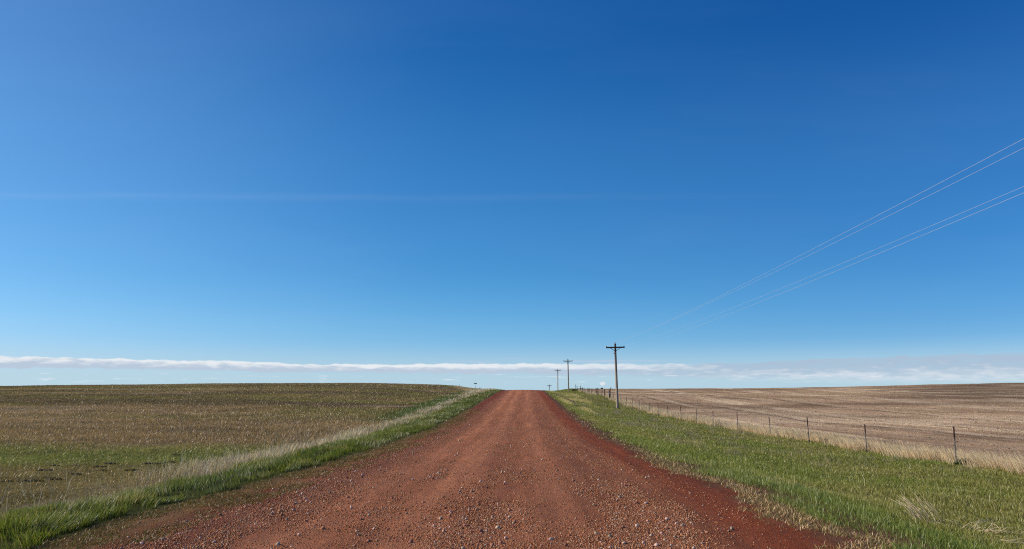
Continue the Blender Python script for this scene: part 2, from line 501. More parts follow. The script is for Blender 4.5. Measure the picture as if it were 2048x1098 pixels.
def field_col(x, y):
    """right field: tilled stubble with streaks that run along the road"""
    n = fbm(x / 1.1 + 0.01 * y, y / 60, 31, 4); n2 = fbm(x / 6 + .003 * y, y / 90, 32, 3); n3 = fbm(x / 22, y / 30, 33, 3)
    c = np.ones(np.shape(n) + (1,)) * STUB
    c = lerp(c, np.ones_like(c) * STUB_L, sstep(n * .5 + n2 * .6, .52, .74))
    c = lerp(c, np.ones_like(c) * STUB_D, sstep(n, .40, .22) * .7)
    c = lerp(c, np.ones_like(c) * STUB_D, sstep(n3, .48, .66) * .45)
    m1 = fbm(x / 34 + .01 * y, y / 9, 34, 4); m2 = fbm(x / 9, y / 5, 35, 4)
    c = lerp(c, np.ones_like(c) * STUB_D * .9, sstep(m1, .54, .68) * sstep(y, 45, 80) * .75)
    c = lerp(c, np.ones_like(c) * STUB_L, sstep(m1, .42, .30) * .4)
    c = c * (.74 + .52 * m2)[..., None]
    for lx, wd, y0, y1 in ((27.5, .50, 35, 125), (33.5, .4, 45, 120), (44, .7, 52, 150), (23.2, .40, 100, 200), (39, .8, 120, 232)):
        u = np.abs(x - lx - .9 * (fbm(y / 25, y * 0 + lx, 41, 2) - .5) * 3.4)
        k = sstep(u, wd, wd * .25) * sstep(y, y0, y0 + 12) * sstep(y, y1, y1 - 25) * sstep(fbm(y / 7, y * 0 + lx, 42, 3), .28, .5)
        c = lerp(c, np.ones_like(c) * (STUB_D * .62), k * .85)
        k2 = sstep(np.abs(x - lx - 1.3 - wd), 1.2, .2) * sstep(y, y0, y0 + 12) * sstep(y, y1, y1 - 25)
        c = lerp(c, np.ones_like(c) * STUB_L, k2 * .45)
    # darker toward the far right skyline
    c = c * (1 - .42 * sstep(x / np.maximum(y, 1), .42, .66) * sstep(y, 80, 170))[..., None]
    return c


def edge_l(x, y):
    return ROAD_L(y) + (fbm(y / 1.5, y * 0 + 3, 51, 3) - .5) * .5


def edge_r(x, y):
    return ROAD_R(y) + (fbm(y / 1.2, y * 0 + 7, 52, 3) - .5) * .5


def dry_streak(x, y):
    """bleached drift of dead grass in the right verge"""
    c0 = 6.1 + .004 * (y - 60) + 1.2 * (fbm(y / 18, y * 0, 61, 2) - .5)
    k = sstep(np.abs(x - c0), 1.0, .25) * sstep(y, 52, 75) * sstep(y, 190, 150)
    c1 = 9.0 + .02 * (y - 120)
    k = np.maximum(k, sstep(np.abs(x - c1), 2.6, .8) * sstep(y, 92, 115) * sstep(y, 175, 140) * .9)
    return k * sstep(fbm(x / 2.0, y / 9, 62, 3), .34, .55)


def ground_col(x, y):
    el = edge_l(x, y); er = edge_r(x, y)
    shp = np.shape(x) + (1,)
    one = np.ones(shp)
    d = el - x
    n = fbm(x / 1.7, y / 2.6, 71, 3)
    L = one * (GREEN * .55)
    L = lerp(L, one * np.array((.20, .155, .09)), sstep(d + (n - .5) * 1.6, 1.9, 2.7))
    s2 = sstep(y, 40, 60) * sstep(d + (n - .5) * 2, 2.9, 3.5) * sstep(d + (n - .5) * 2 - (y - 60) * .012, 6.4, 5.2)
    P = pasture_col(x, y)
    L = lerp(L, P, sstep(d + (n - .5) * 2.4, 4.0, 5.4))
    L = lerp(L, one * GREEN * .9, s2)
    e = x - er
    V = lerp(one * CLAY * 1.1, one * DIRT, sstep(e, 0, .5))
    V = lerp(V, one * np.array((.13, .115, .028)), sstep(e + (n - .5) * .9, .9, 1.7))
    V = lerp(V, one * TAN * 1.3, dry_streak(x, y))
    rut = sstep(np.abs(x - er - 1.9 - .008 * y), .55, .15) * sstep(y, 40, 60) * sstep(y, 180, 130)
    V = lerp(V, one * CLAY * .7, rut * .9)
    V = lerp(V, one * TAN * .8, sstep(x + (n - .5) * 2.2, 15.4, 16.6))
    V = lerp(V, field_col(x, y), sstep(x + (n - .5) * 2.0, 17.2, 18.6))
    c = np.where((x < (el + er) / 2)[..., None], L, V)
    return c


# ------------------------------------------------------------------ ground and road sheets
def axis(a, b, step, grow, lim):
    v = [b]
    s = step
    while v[-1] < lim:
        s *= grow; v.append(v[-1] + s)
    return v[1:]


xs = np.concatenate([-np.array(axis(0, 12, .22, 1.045, 3000))[::-1], np.arange(-12, 20, .2), np.array(axis(0, 20, .2, 1.035, 3000))])
ys = np.concatenate([np.linspace(-60, 4.5, 20), np.arange(5, 40, .22), 40 + np.cumsum(.22 * 1.011 ** np.arange(200))])
ys = np.concatenate([ys, np.array(axis(0, ys[-1], 2.2, 1.07, 3100))])
Xg, Yg = np.meshgrid(xs, ys)
Zg = land(Xg, Yg)
_el, _er = ROAD_L(Yg), ROAD_R(Yg)
Zg = Zg - .05 * sstep(Xg, _el - .1, _el + .5) * sstep(Xg, _er + .1, _er - .5)
add('ground', grid_mesh('ground', Xg, Yg, Zg, ground_col(Xg, Yg)), M_GROUND, kind='structure')


def rut_depth(s):
    return -.018 * (np.exp(-((s + 1.35) / .35) ** 2) + np.exp(-((s - .35) / .35) ** 2) + np.exp(-((s - 2.1) / .3) ** 2) * .7)


t = np.linspace(0, 1, 76)
yr = ys[(ys > -20) & (ys < 420)]
T, YR = np.meshgrid(t, yr)
el = edge_l(0, YR) - .15; er = edge_r(0, YR) + .35
XR = el + (er - el) * T
ZR = land(XR, YR) + .006 + rut_depth(XR + .7) * sstep(YR, 200, 60)
ZR = ZR - .05 * (sstep(T, .015, 0) + sstep(T, .985, 1))
ZR = ZR + (fbm(XR / .5, YR / .5, 81, 3) - .5) * .018


def road_col(x, y, T):
    s = (x - (ROAD_L(y) + ROAD_R(y)) / 2)
    h = (ROAD_R(y) - ROAD_L(y)) / 2
    q = s / h
    one = np.ones(np.shape(x) + (1,))
    c = one * np.array((.44, .158, .075))
    # wheel tracks, packed and paler
    wv = .05 * (fbm(y / 9, y * 0, 93, 2) - .5)
    tr = np.exp(-((q + .08 + wv) / .10) ** 2) + np.exp(-((q - .32 + wv) / .10) ** 2) * .8 + np.exp(-((q + .40 - wv) / .10) ** 2) * .9
    c = lerp(c, one * np.array((.56, .220, .112)), np.clip(tr, 0, 1) * .95)
    n = fbm(x / .35, y / 12, 91, 4)
    lo = np.exp(-((q + .62) / .14) ** 2) + .6 * np.exp(-((q - .56) / .16) ** 2) + .35 * np.exp(-((q - .1) / .09) ** 2)
    c = lerp(c, one * np.array((.235, .085, .050)), np.clip(lo, 0, 1) * (.45 + .6 * n))
    c = lerp(c, one * np.array((.29, .070, .024)), sstep(q, .66, .86))
    c = lerp(c, one * np.array((.205, .050, .021)), sstep(q, -.58, -.80))
    # fringe: dirt with old thatch on the left
    n2 = fbm(x / .5, y / .9, 92, 3)
    c = lerp(c, one * np.array((.235, .125, .045)), sstep(x - ROAD_L(y) + (n2 - .5) * 1.3, 1.25, .35) * sstep(y, 60, 25))
    c = lerp(c, one * np.array((.15, .10, .035)), sstep(x - ROAD_L(y), .35, .05))
    c = lerp(c, one * np.array((.25, .12, .06)), sstep(x - ROAD_R(y) + (n2 - .5) * .8, -.1, .35))
    return c * (.82 + .36 * n)[..., None] * np.array((1.0, .965, .87))


add('road', grid_mesh('road', XR, YR, ZR, road_col(XR, YR, T)), M_ROAD, kind='structure')


def road_z(x, y):
    return land(x, y) + .006 + rut_depth(x + .7) * sstep(y, 200, 60)


# ------------------------------------------------------------------ scatter: grass blades and gravel
def in_view(x, y, pad=1.5):
    return np.abs(x + .012 * y) < .72 * y + pad


def scatter(n, y0, y1, power, lo, hi, near=12.0):
    """n points between the lateral limits lo(y)..hi(y), thinning out with distance"""
    yy = np.linspace(y0, y1, 4000)
    w = np.maximum(hi(yy) - lo(yy), 0) * np.minimum(1, (near / yy) ** power)
    cdf = np.cumsum(w); cdf /= cdf[-1]
    y = np.interp(RNG.random(n), cdf, yy)
    x = lo(y) + (hi(y) - lo(y)) * RNG.random(n)
    return x, y


def viewlim(y):
    return .72 * y + 2.5


def blades(name, x, y, h, w, leanx, leany, cb, ct, mat, z=None, bend=.32, **props):
    n = len(x)
    if z is None:
        z = land(x, y)
    z = z - .01
    yaw = RNG.random(n) * 2 * np.pi
    dx, dy = np.cos(yaw) * w * .5, np.sin(yaw) * w * .5
    v = np.empty((n, 5, 3), np.float32)
    v[:, 0] = np.stack([x - dx, y - dy, z], 1); v[:, 1] = np.stack([x + dx, y + dy, z], 1)
    mx, my, mz = x + leanx * bend, y + leany * bend, z + h * .55
    v[:, 2] = np.stack([mx + dx * .75, my + dy * .75, mz], 1); v[:, 3] = np.stack([mx - dx * .75, my - dy * .75, mz], 1)
    v[:, 4] = np.stack([x + leanx, y + leany, z + h], 1)
    base = (np.arange(n) * 5)[:, None]
    loops = (base + np.array([[0, 1, 2, 3, 3, 2, 4]])).ravel()
    starts = (np.arange(n)[:, None] * 7 + np.array([[0, 4]])).ravel()
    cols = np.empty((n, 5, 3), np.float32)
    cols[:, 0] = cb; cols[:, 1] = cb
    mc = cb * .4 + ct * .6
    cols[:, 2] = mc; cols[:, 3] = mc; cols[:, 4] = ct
    me = raw_mesh(name, v.reshape(-1, 3), loops, starts, cols.reshape(-1, 3))
    return add(name, me, mat, **props)


def rnd(n, a, b):
    return a + (b - a) * RNG.random(n)


def grow(y, d0=14.0, p=.85):
    return np.maximum(1, y / d0) ** p


def jitter(c, n, amt=.3):
    k = (1 - amt / 2 + amt * RNG.random(n))[:, None]
    hue = 1 + (RNG.random((n, 3)) - .5) * .14
    return np.asarray(c) * k * hue


def pick(p, a, b):
    return np.where((RNG.random(len(p)) < p)[:, None], b, a)


def patch_lean(x, y, seed, amt):
    a = fbm(x / 1.5, y / 1.5, seed, 2) * 12
    return np.cos(a) * amt, np.sin(a) * amt


# left: the lush green band along the road edge
n = 150000
x, y = scatter(n, 7.5, 215, 1.55, lambda v: ROAD_L(v) - 3.5, lambda v: ROAD_L(v) + .12)
e = edge_l(x, y)
keep = (x < e + .10 - .5 * fbm(x / .5, y / .6, 105, 2)) & (e - x < 1.3 + 2.5 * fbm(x / 1.2, y / 2.5, 101, 3)) & in_view(x, y)
keep &= RNG.random(n) < .05 + 1.5 * sstep(fbm(x / .35, y / .42, 102, 3), .36, .70) * sstep(fbm(x / 1.1, y / 1.6, 106, 2), .18, .45)
x, y = x[keep], y[keep]; n = len(x)
k = fbm(x / .8, y / 1.1, 103, 3)
lx, ly = patch_lean(x, y, 104, .06)
hh = rnd(n, .08, .20) * (.45 + 1.1 * k)
cb = jitter((.040, .055, .012), n); ct = pick(np.clip(.10 + .5 * sstep(fbm(x / .9, y / 1.4, 107, 3), .45, .7), 0, 1), jitter((.20, .245, .036), n, .8), jitter((.50, .44, .19), n))  # dark bases paint shade low in the band, pale tips paint highlights
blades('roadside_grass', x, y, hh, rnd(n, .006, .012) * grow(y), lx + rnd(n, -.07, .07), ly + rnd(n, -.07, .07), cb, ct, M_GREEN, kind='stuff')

# left: scrappy low thatch between the green band and the clay
n = 60000
x, y = scatter(n, 7.5, 60, 1.7, lambda v: ROAD_L(v) - .1, lambda v: ROAD_L(v) + 1.35)
keep = (RNG.random(n) < sstep(fbm(x / .45, y / .7, 111, 3) - .26 * (x - ROAD_L(y)), .20, .42)) & in_view(x, y)
x, y = x[keep], y[keep]; n = len(x)
ct = pick(np.full(n, .45), jitter((.17, .165, .030), n, .6), jitter((.40, .23, .09), n, .6))
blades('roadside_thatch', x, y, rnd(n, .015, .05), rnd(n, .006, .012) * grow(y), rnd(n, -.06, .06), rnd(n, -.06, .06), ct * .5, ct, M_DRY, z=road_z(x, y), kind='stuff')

# left: bleached stalks behind the green band
n = 60000
x, y = scatter(n, 9, 215, 1.5, lambda v: ROAD_L(v) - 6.5, lambda v: ROAD_L(v) - 1.6)
d = edge_l(x, y) - x
kk = fbm(x / 1.5, y / 2.5, 121, 3)
keep = (RNG.random(n) < sstep(d + (kk - .5) * 2.8, 2.2, 3.2) * sstep(d + (kk - .5) * 2.2, 5.4 - .9 * sstep(y, 16, 30) + 1.6 * sstep(y, 110, 150), 3.9 - .9 * sstep(y, 16, 30) + 1.6 * sstep(y, 110, 150)) * (.10 + .70 * sstep(y, 16, 24)) * (.35 + .9 * sstep(fbm(x / 2, y / 5, 126, 2), .3, .6))) & in_view(x, y)
x, y = x[keep], y[keep]; n = len(x)
ct = jitter((.80, .66, .45), n, .5); cb = jitter((.34, .26, .15), n)
m = (y < 17)[:, None] & (RNG.random(n) < .55)[:, None]
ct = np.where(m, jitter((.25, .215, .085), n, .5), ct)
blades('dry_grass', x, y, (1 + .5 * sstep(y, 90, 140)) * (1 - .35 * sstep(y, 20, 13)) * rnd(n, .10, .34) * (.6 + .7 * fbm(x / .9, y / .9, 122, 2)), rnd(n, .004, .009) * grow(y, 12, .9), rnd(n, -.13, .13), rnd(n, -.13, .13), cb, ct, M_DRY, kind='stuff')

# left: the tan bank of tall dead grass on the crest
n = 16000
x, y = scatter(n, 105, 232, 0.2, lambda v: ROAD_L(v) - 16, lambda v: ROAD_L(v) - 1.2, 200)
d = ROAD_L(y) - x
kk = fbm(x / 3, y / 8, 125, 3)
c0 = 3.6 + 7.5 * sstep(y, 135, 215)
keep = RNG.random(n) < sstep(np.abs(d - c0 + (kk - .5) * 3), 2.2 + 3.4 * sstep(y, 140, 200), .8)
x, y = x[keep], y[keep]; n = len(x)
ct = jitter((.62, .46, .26), n, .5)
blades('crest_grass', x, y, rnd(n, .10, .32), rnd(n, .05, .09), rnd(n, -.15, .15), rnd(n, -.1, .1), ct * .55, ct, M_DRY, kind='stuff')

# left: a few tall white weed stalks
n = 260
x, y = scatter(n, 9.5, 40, 1.2, lambda v: ROAD_L(v) - 5.5, lambda v: ROAD_L(v) - 1.9)
ct = jitter((.62, .56, .42), n, .3)
blades('tall_dry_stalks', x, y, rnd(n, .3, .62), rnd(n, .006, .011) * grow(y), rnd(n, -.2, .2), rnd(n, -.15, .15), ct * .6, ct, M_DRY, kind='stuff')

# left: second green strip further up the hill
# left: pasture
n = 330000
x, y = scatter(n, 10, 205, 1.62, lambda v: -viewlim(v) - 1.0, lambda v: ROAD_L(v) - 3.0, 13)
d = edge_l(x, y) - x
nn = fbm(x / 1.7, y / 2.6, 71, 3)
keep = (RNG.random(n) < sstep(d + (nn - .5) * 2.4, 3.4, 5.0)) & in_view(x, y)
keep &= RNG.random(n) < .45 + .9 * fbm(x / 1.1, y / 1.6, 131, 3)
x, y, d, nn = x[keep], y[keep], d[keep], nn[keep]; n = len(x)
pc = pasture_col(x, y)
s2 = sstep(y, 40, 60) * sstep(d + (nn - .5) * 2 - (y - 60) * .012, 6.4, 5.2)
pc = lerp(pc, np.ones((n, 1)) * np.array((.085, .115, .026)), s2)
tan = np.array((.48, .335, .18))
pt = np.clip(.12 + .42 * sstep(y, 22, 30) * sstep(y, 75, 42) + .1 * (fbm(x / 4, y / 4, 133, 3) - .5), 0, 1) * (1 - .8 * s2)
ct = pick(pt, jitter(pc * 1.8, n, .34), jitter(tan * 1.15, n, .5) * (.6 + .4 * sstep(y, 70, 30))[:, None] + pc * (.6 * sstep(y, 30, 70))[:, None])
hh = rnd(n, .03, .085) * (1 + .8 * sstep(y, 22, 32)) * (.5 + fbm(x / 2, y / 2, 132, 3))
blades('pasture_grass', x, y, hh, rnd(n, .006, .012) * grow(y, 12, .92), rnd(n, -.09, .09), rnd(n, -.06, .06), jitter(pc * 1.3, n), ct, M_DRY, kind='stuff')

# right: straw-coloured fringe on the clay shoulder
n = 30000
x, y = scatter(n, 7.5, 70, 1.9, lambda v: ROAD_R(v) - .35, lambda v: ROAD_R(v) + 1.25)
e = x - edge_r(x, y)
kk = fbm(x / .6, y / .8, 141, 3)
keep = (RNG.random(n) < sstep(e + (kk - .5) * 1.3, -.2, .2) * sstep(fbm(x / .8, y / 1.8, 143, 3), .08, .36) * sstep(e + (kk - .5) * .8, .95, .6) * (.25 + .75 * sstep(y, 34, 17))) & in_view(x, y)
x, y = x[keep], y[keep]; n = len(x)
ct = pick(np.full(n, .36) + .3 * sstep(y, 14, 26), jitter((.78, .53, .25), n, .6), jitter((.24, .23, .06), n, .5))
blades('straw_fringe', x, y, rnd(n, .015, .07), rnd(n, .005, .010) * grow(y), rnd(n, -.08, .05), rnd(n, -.05, .05), ct * .6, ct, M_DRY, z=land(x, y) + .01, kind='stuff')

# right: green verge
n = 400000
x, y = scatter(n, 7.5, 255, 1.45, lambda v: ROAD_R(v) + .4, lambda v: np.minimum(16.2, viewlim(v)), 12)
e = x - edge_r(x, y)
kk = fbm(x / .9, y / 1.1, 151, 3)
rut = sstep(np.abs(x - edge_r(x, y) - 1.9 - .008 * y), .55, .15) * sstep(y, 40, 60) * sstep(y, 180, 130)
dirt = sstep(y, 18, 13) * sstep(np.abs(e - 1.25), .38, .18)
keep = (RNG.random(n) < sstep(e + (kk - .5) * .9, .55, 1.15) * (1 - .75 * rut) * (1 - .6 * dirt) * (.55 + .5 * kk)) & in_view(x, y)
x, y, kk, e = x[keep], y[keep], kk[keep], e[keep]; n = len(x)
ds = dry_streak(x, y)
big = fbm(x / 3.5, y / 5, 153, 3)
g0 = lerp(np.ones((n, 1)) * np.array((.315, .36, .060)), np.ones((n, 1)) * np.array((.42, .395, .090)), sstep(big, .35, .65))
ct = pick(np.clip(.07 + .20 * sstep(big, .5, .75) + ds, 0, .95), jitter(g0, n, .55), jitter((.70, .54, .27), n, .5))
lush = sstep(e, 2.8, 1.6) * sstep(y, 26, 14)
ct = ct * (1 - np.array((.34, .12, .25)) * lush[:, None])
hh = rnd(n, .045, .11) * (.65 + .7 * kk) * (1 + .2 * lush + 1.8 * ds)
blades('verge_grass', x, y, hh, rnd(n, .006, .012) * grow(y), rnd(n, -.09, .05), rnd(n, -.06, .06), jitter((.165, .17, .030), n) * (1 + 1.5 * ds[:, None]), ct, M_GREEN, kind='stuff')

# right: long bleached grass caught along the fence
n = 90000
x, y = scatter(n, 20, 215, 1.25, lambda v: v * 0 + 14.6, lambda v: v * 0 + 19.2, 22)
kk = fbm(x / 1.4, y / 2.2, 161, 3)
xx = x + (kk - .5) * 1.8
keep = (RNG.random(n) < sstep(xx, 15.2, 16.0) * sstep(xx, 18.6, 16.6) * sstep(kk, .30, .58) * (1 - .5 * sstep(y, 120, 140))) & in_view(x, y)
x, y = x[keep], y[keep]; n = len(x)
ct = jitter((.95, .75, .49), n, .4)
hh = rnd(n, .22, .62) * (.55 + .7 * fbm(x / 1.5, y / 1.5, 162, 2))
blades('fence_row_grass', x, y, hh, rnd(n, .005, .010) * grow(y, 14, .85), -hh * rnd(n, .15, .75), rnd(n, -.08, .08), jitter((.60, .44, .26), n), ct, M_DRY, kind='stuff')

# right: dead tufts lying in the verge
n0 = 260
cx_, cy_ = scatter(n0, 24, 150, .6, lambda v: v * 0 + 6.0, lambda v: v * 0 + 15.0, 30)
m = 34
x = np.repeat(cx_, m) + RNG.normal(0, .22, n0 * m); y = np.repeat(cy_, m) + RNG.normal(0, .22, n0 * m); n = len(x)
ct = jitter((.46, .38, .22), n, .4)
blades('dead_tufts', x, y, rnd(n, .08, .30), rnd(n, .006, .012) * grow(y, 16, .7), rnd(n, -.25, .05), rnd(n, -.1, .1), ct * .5, ct, M_DRY, kind='stuff')

# right: single long dead strands that arch over the near verge
n = 150
x, y = scatter(n, 9.5, 30, .9, lambda v: ROAD_R(v) + 1.6, lambda v: np.minimum(15.0, viewlim(v)))
ct = jitter((.72, .60, .38), n, .3)
blades('dead_strands', x, y, rnd(n, .12, .34), rnd(n, .005, .009) * grow(y), rnd(n, -.5, .1), rnd(n, -.2, .2), ct * .7, ct, M_DRY, bend=.2, kind='stuff')

# right: short stubble in the tilled field
n = 260000
x, y = scatter(n, 24, 245, 1.3, lambda v: v * 0 + 16.8, viewlim, 26)
kk = fbm(x / 1.1 + .01 * y, y / 60, 31, 4)
keep = (RNG.random(n) < .18 + .9 * sstep(kk, .35, .65)) & in_view(x, y) & (x + (fbm(x / 1.7, y / 2.6, 71, 3) - .5) * 2 > 17.6)
x, y = x[keep], y[keep]; n = len(x)
fc = field_col(x, y)
ct = pick(np.full(n, .35), jitter(fc * 1.5, n, .6), jitter((.66, .47, .27), n, .5) * np.clip(fc[:, :1] / STUB[0], .5, 1.2))
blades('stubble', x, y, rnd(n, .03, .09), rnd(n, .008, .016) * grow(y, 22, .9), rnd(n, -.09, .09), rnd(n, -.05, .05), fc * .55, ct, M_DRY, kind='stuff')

# ------------------------------------------------------------------ gravel
ICO_V = None


def ico():
    p = (1 + 5 ** .5) / 2
    v = np.array([(-1, p, 0), (1, p, 0), (-1, -p, 0), (1, -p, 0), (0, -1, p), (0, 1, p), (0, -1, -p), (0, 1, -p), (p, 0, -1), (p, 0, 1), (-p, 0, -1), (-p, 0, 1)], float)
    f = np.array([(0, 11, 5), (0, 5, 1), (0, 1, 7), (0, 7, 10), (0, 10, 11), (1, 5, 9), (5, 11, 4), (11, 10, 2), (10, 7, 6), (7, 1, 8), (3, 9, 4), (3, 4, 2), (3, 2, 6), (3, 6, 8), (3, 8, 9), (4, 9, 5), (2, 4, 11), (6, 2, 10), (8, 6, 7), (9, 8, 1)])
    return v / np.linalg.norm(v[0]), f


def stones(name, x, y, size, cols, z, sink=.3, **props):
    n = len(x)
    V, F = ico()
    r = 1 + (RNG.random((n, 12)) - .5) * .7
    v = V[None] * r[..., None]
    s = np.stack([rnd(n, .75, 1.35), rnd(n, .75, 1.35), rnd(n, .55, 1.05)], 1) * size[:, None] * .5
    v = v * s[:, None, :]
    a = RNG.random(n) * 2 * np.pi; tl = rnd(n, -.5, .5)
    ca, sa, ct_, st = np.cos(a)[:, None], np.sin(a)[:, None], np.cos(tl)[:, None], np.sin(tl)[:, None]
    vx, vz = v[..., 0] * ct_ - v[..., 2] * st, v[..., 0] * st + v[..., 2] * ct_
    vy = v[..., 1]
    out = np.stack([vx * ca - vy * sa + x[:, None], vx * sa + vy * ca + y[:, None], vz + (z + s[:, 2] * (1 - sink * 2))[:, None]], -1)
    loops = (np.arange(n)[:, None, None] * 12 + F[None]).ravel()
    me = raw_mesh(name, out.reshape(-1, 3), loops, np.arange(n * 20) * 3, np.repeat(cols, 12, 0))
    return add(name, me, M_STONE, **props)


def gravel_dens(x, y):
    q = (x - (ROAD_L(y) + ROAD_R(y)) / 2) / ((ROAD_R(y) - ROAD_L(y)) / 2)
    w = np.exp(-((q + .60) / .16) ** 2) * 1.1 + np.exp(-((q - .56) / .17) ** 2) * 1.1 + np.exp(-((q - .10) / .12) ** 2) * .9 + np.exp(-((q + .22) / .06) ** 2) * .5 + .05
    w *= .15 + 1.7 * sstep(fbm(x / .45, y / 2.2, 171, 4), .3, .7)
    return np.clip(w, 0, 1) * sstep(np.abs(q), 1.02, .86)


n = 260000
x, y = scatter(n, 7.6, 90, 2.1, lambda v: ROAD_L(v) + .3, lambda v: ROAD_R(v) + .1, 9)
keep = (RNG.random(n) < gravel_dens(x, y)) & in_view(x, y, .6)
x, y = x[keep], y[keep]; n = len(x)
size = (.007 + .016 * RNG.random(n) ** 2.1) * np.maximum(1, y / 18) ** .45
cols = pick(rnd(n, .08, .3), jitter((.39, .16, .074), n, .8), jitter((.46, .30, .19), n, .8))
stones('gravel', x, y, size, cols, road_z(x, y), kind='stuff')

n = 4500
x, y = scatter(n, 7.6, 40, 1.7, lambda v: ROAD_L(v) + .2, lambda v: ROAD_R(v) + .25, 9)
keep = (RNG.random(n) < .05 + gravel_dens(x, y)) & in_view(x, y, .6)
x, y = x[keep], y[keep]; n = len(x)
size = .018 + .034 * RNG.random(n) ** 3.5
cols = pick(np.full(n, .5), jitter((.32, .14, .085), n, .8), jitter((.47, .33, .25), n, .9))
stones('loose_stones', x, y, size, cols, road_z(x, y), .22, kind='stuff')

# clods lying on the tilled field
n = 2200
x, y = scatter(n, 26, 200, 1.2, lambda v: v * 0 + 17.5, viewlim, 30)
keep = in_view(x, y); x, y = x[keep], y[keep]; n = len(x)
stones('soil_clods', x, y, rnd(n, .03, .10) * grow(y, 60, .3), jitter((.15, .09, .05), n, .6), land(x, y), kind='stuff')


# ------------------------------------------------------------------ solid-object helpers
class MB:
    """collects simple solids into one mesh"""
    def __init__(self):
        self.v = []; self.f = []

    def tube(self, pts, rad, sides=10, cap=True):
        pts = [Vector(p) for p in pts]
        rad = rad if isinstance(rad, (list, tuple)) else [rad] * len(pts)
        b0 = len(self.v)
        for i, p in enumerate(pts):
            d = (pts[min(i + 1, len(pts) - 1)] - pts[max(i - 1, 0)]).normalized()
            up = Vector((0, 0, 1)) if abs(d.z) < .9 else Vector((1, 0, 0))
            a = d.cross(up).normalized(); b = a.cross(d).normalized()
            for k in range(sides):
                t_ = 2 * math.pi * k / sides
                self.v.append(p + (a * math.cos(t_) + b * math.sin(t_)) * rad[i])
        for i in range(len(pts) - 1):
            for k in range(sides):
                k2 = (k + 1) % sides
                self.f.append((b0 + i * sides + k, b0 + i * sides + k2, b0 + (i + 1) * sides + k2, b0 + (i + 1) * sides + k))
        if cap:
            self.f.append(tuple(b0 + k for k in reversed(range(sides))))
            e_ = b0 + (len(pts) - 1) * sides
            self.f.append(tuple(e_ + k for k in range(sides)))
        return self

    def box(self, c, s, rz=0, ch=.0):
        """box with chamfered vertical edges"""
        cx, cy, cz = c; sx, sy, sz = (q / 2 for q in s)
        ch = min(ch, sx * .9, sy * .9)
        if ch > 0:
            ring = [(-sx + ch, -sy), (sx - ch, -sy), (sx, -sy + ch), (sx, sy - ch), (sx - ch, sy), (-sx + ch, sy), (-sx, sy - ch), (-sx, -sy + ch)]
        else:
            ring = [(-sx, -sy), (sx, -sy), (sx, sy), (-sx, sy)]
        b0 = len(self.v); k = len(ring); ca, sa = math.cos(rz), math.sin(rz)
        for zz in (-sz, sz):
            for px, py in ring:
                self.v.append(Vector((cx + px * ca - py * sa, cy + px * sa + py * ca, cz + zz)))
        self.f.append(tuple(b0 + i for i in reversed(range(k)))); self.f.append(tuple(b0 + k + i for i in range(k)))
        for i in range(k):
            j = (i + 1) % k
            self.f.append((b0 + i, b0 + j, b0 + k + j, b0 + k + i))
        return self

    def bar(self, a, b, w, h):
        """flat bar of w (sideways) by h from a to b"""
        a, b = Vector(a), Vector(b); d = (b - a).normalized()
        up = Vector((0, 0, 1)) if abs(d.z) < .95 else Vector((0, 1, 0))
        s = d.cross(up).normalized() * w / 2; u = s.normalized().cross(d).normalized() * h / 2
        b0 = len(self.v)
        for p in (a, b):
            self.v += [p - s - u, p + s - u, p + s + u, p - s + u]
        self.f += [(b0, b0 + 3, b0 + 2, b0 + 1), (b0 + 4, b0 + 5, b0 + 6, b0 + 7)]
        for i in range(4):
            j = (i + 1) % 4
            self.f.append((b0 + i, b0 + j, b0 + 4 + j, b0 + 4 + i))
        return self

    def build(self, name, mat, parent=None, smooth=False, **props):
        me = bpy.data.meshes.new(name)
        me.from_pydata([tuple(p) for p in self.v], [], self.f)
        if smooth:
            me.polygons.foreach_set('use_smooth', [len(p.vertices) == 4 for p in me.polygons])
        me.update()
        return add(name, me, mat, parent, **props)


def thing(name, label, cat, loc=(0, 0, 0), rz=0, group=None):
    o = bpy.data.objects.new(name, None)
    COL.objects.link(o)
    o.empty_display_size = .1
    o.location = loc; o.rotation_euler = (0, 0, rz)
    o['label'] = label; o['category'] = cat
    if group:
        o['group'] = group
    return o


def copy_tree(o, parent=None):
    c = o.copy(); COL.objects.link(c); c.parent = parent
    for ch in list(o.children):
        copy_tree(ch, c)
    return c


def gz(x, y):
    return float(land(np.array([x]), np.array([y]))[0])


# ------------------------------------------------------------------ utility poles and their wires
ARM_Z, TOP_Z, NEUT_Z, ARM_L, SINK = 8.08, 8.62, 7.30, 2.5, .5


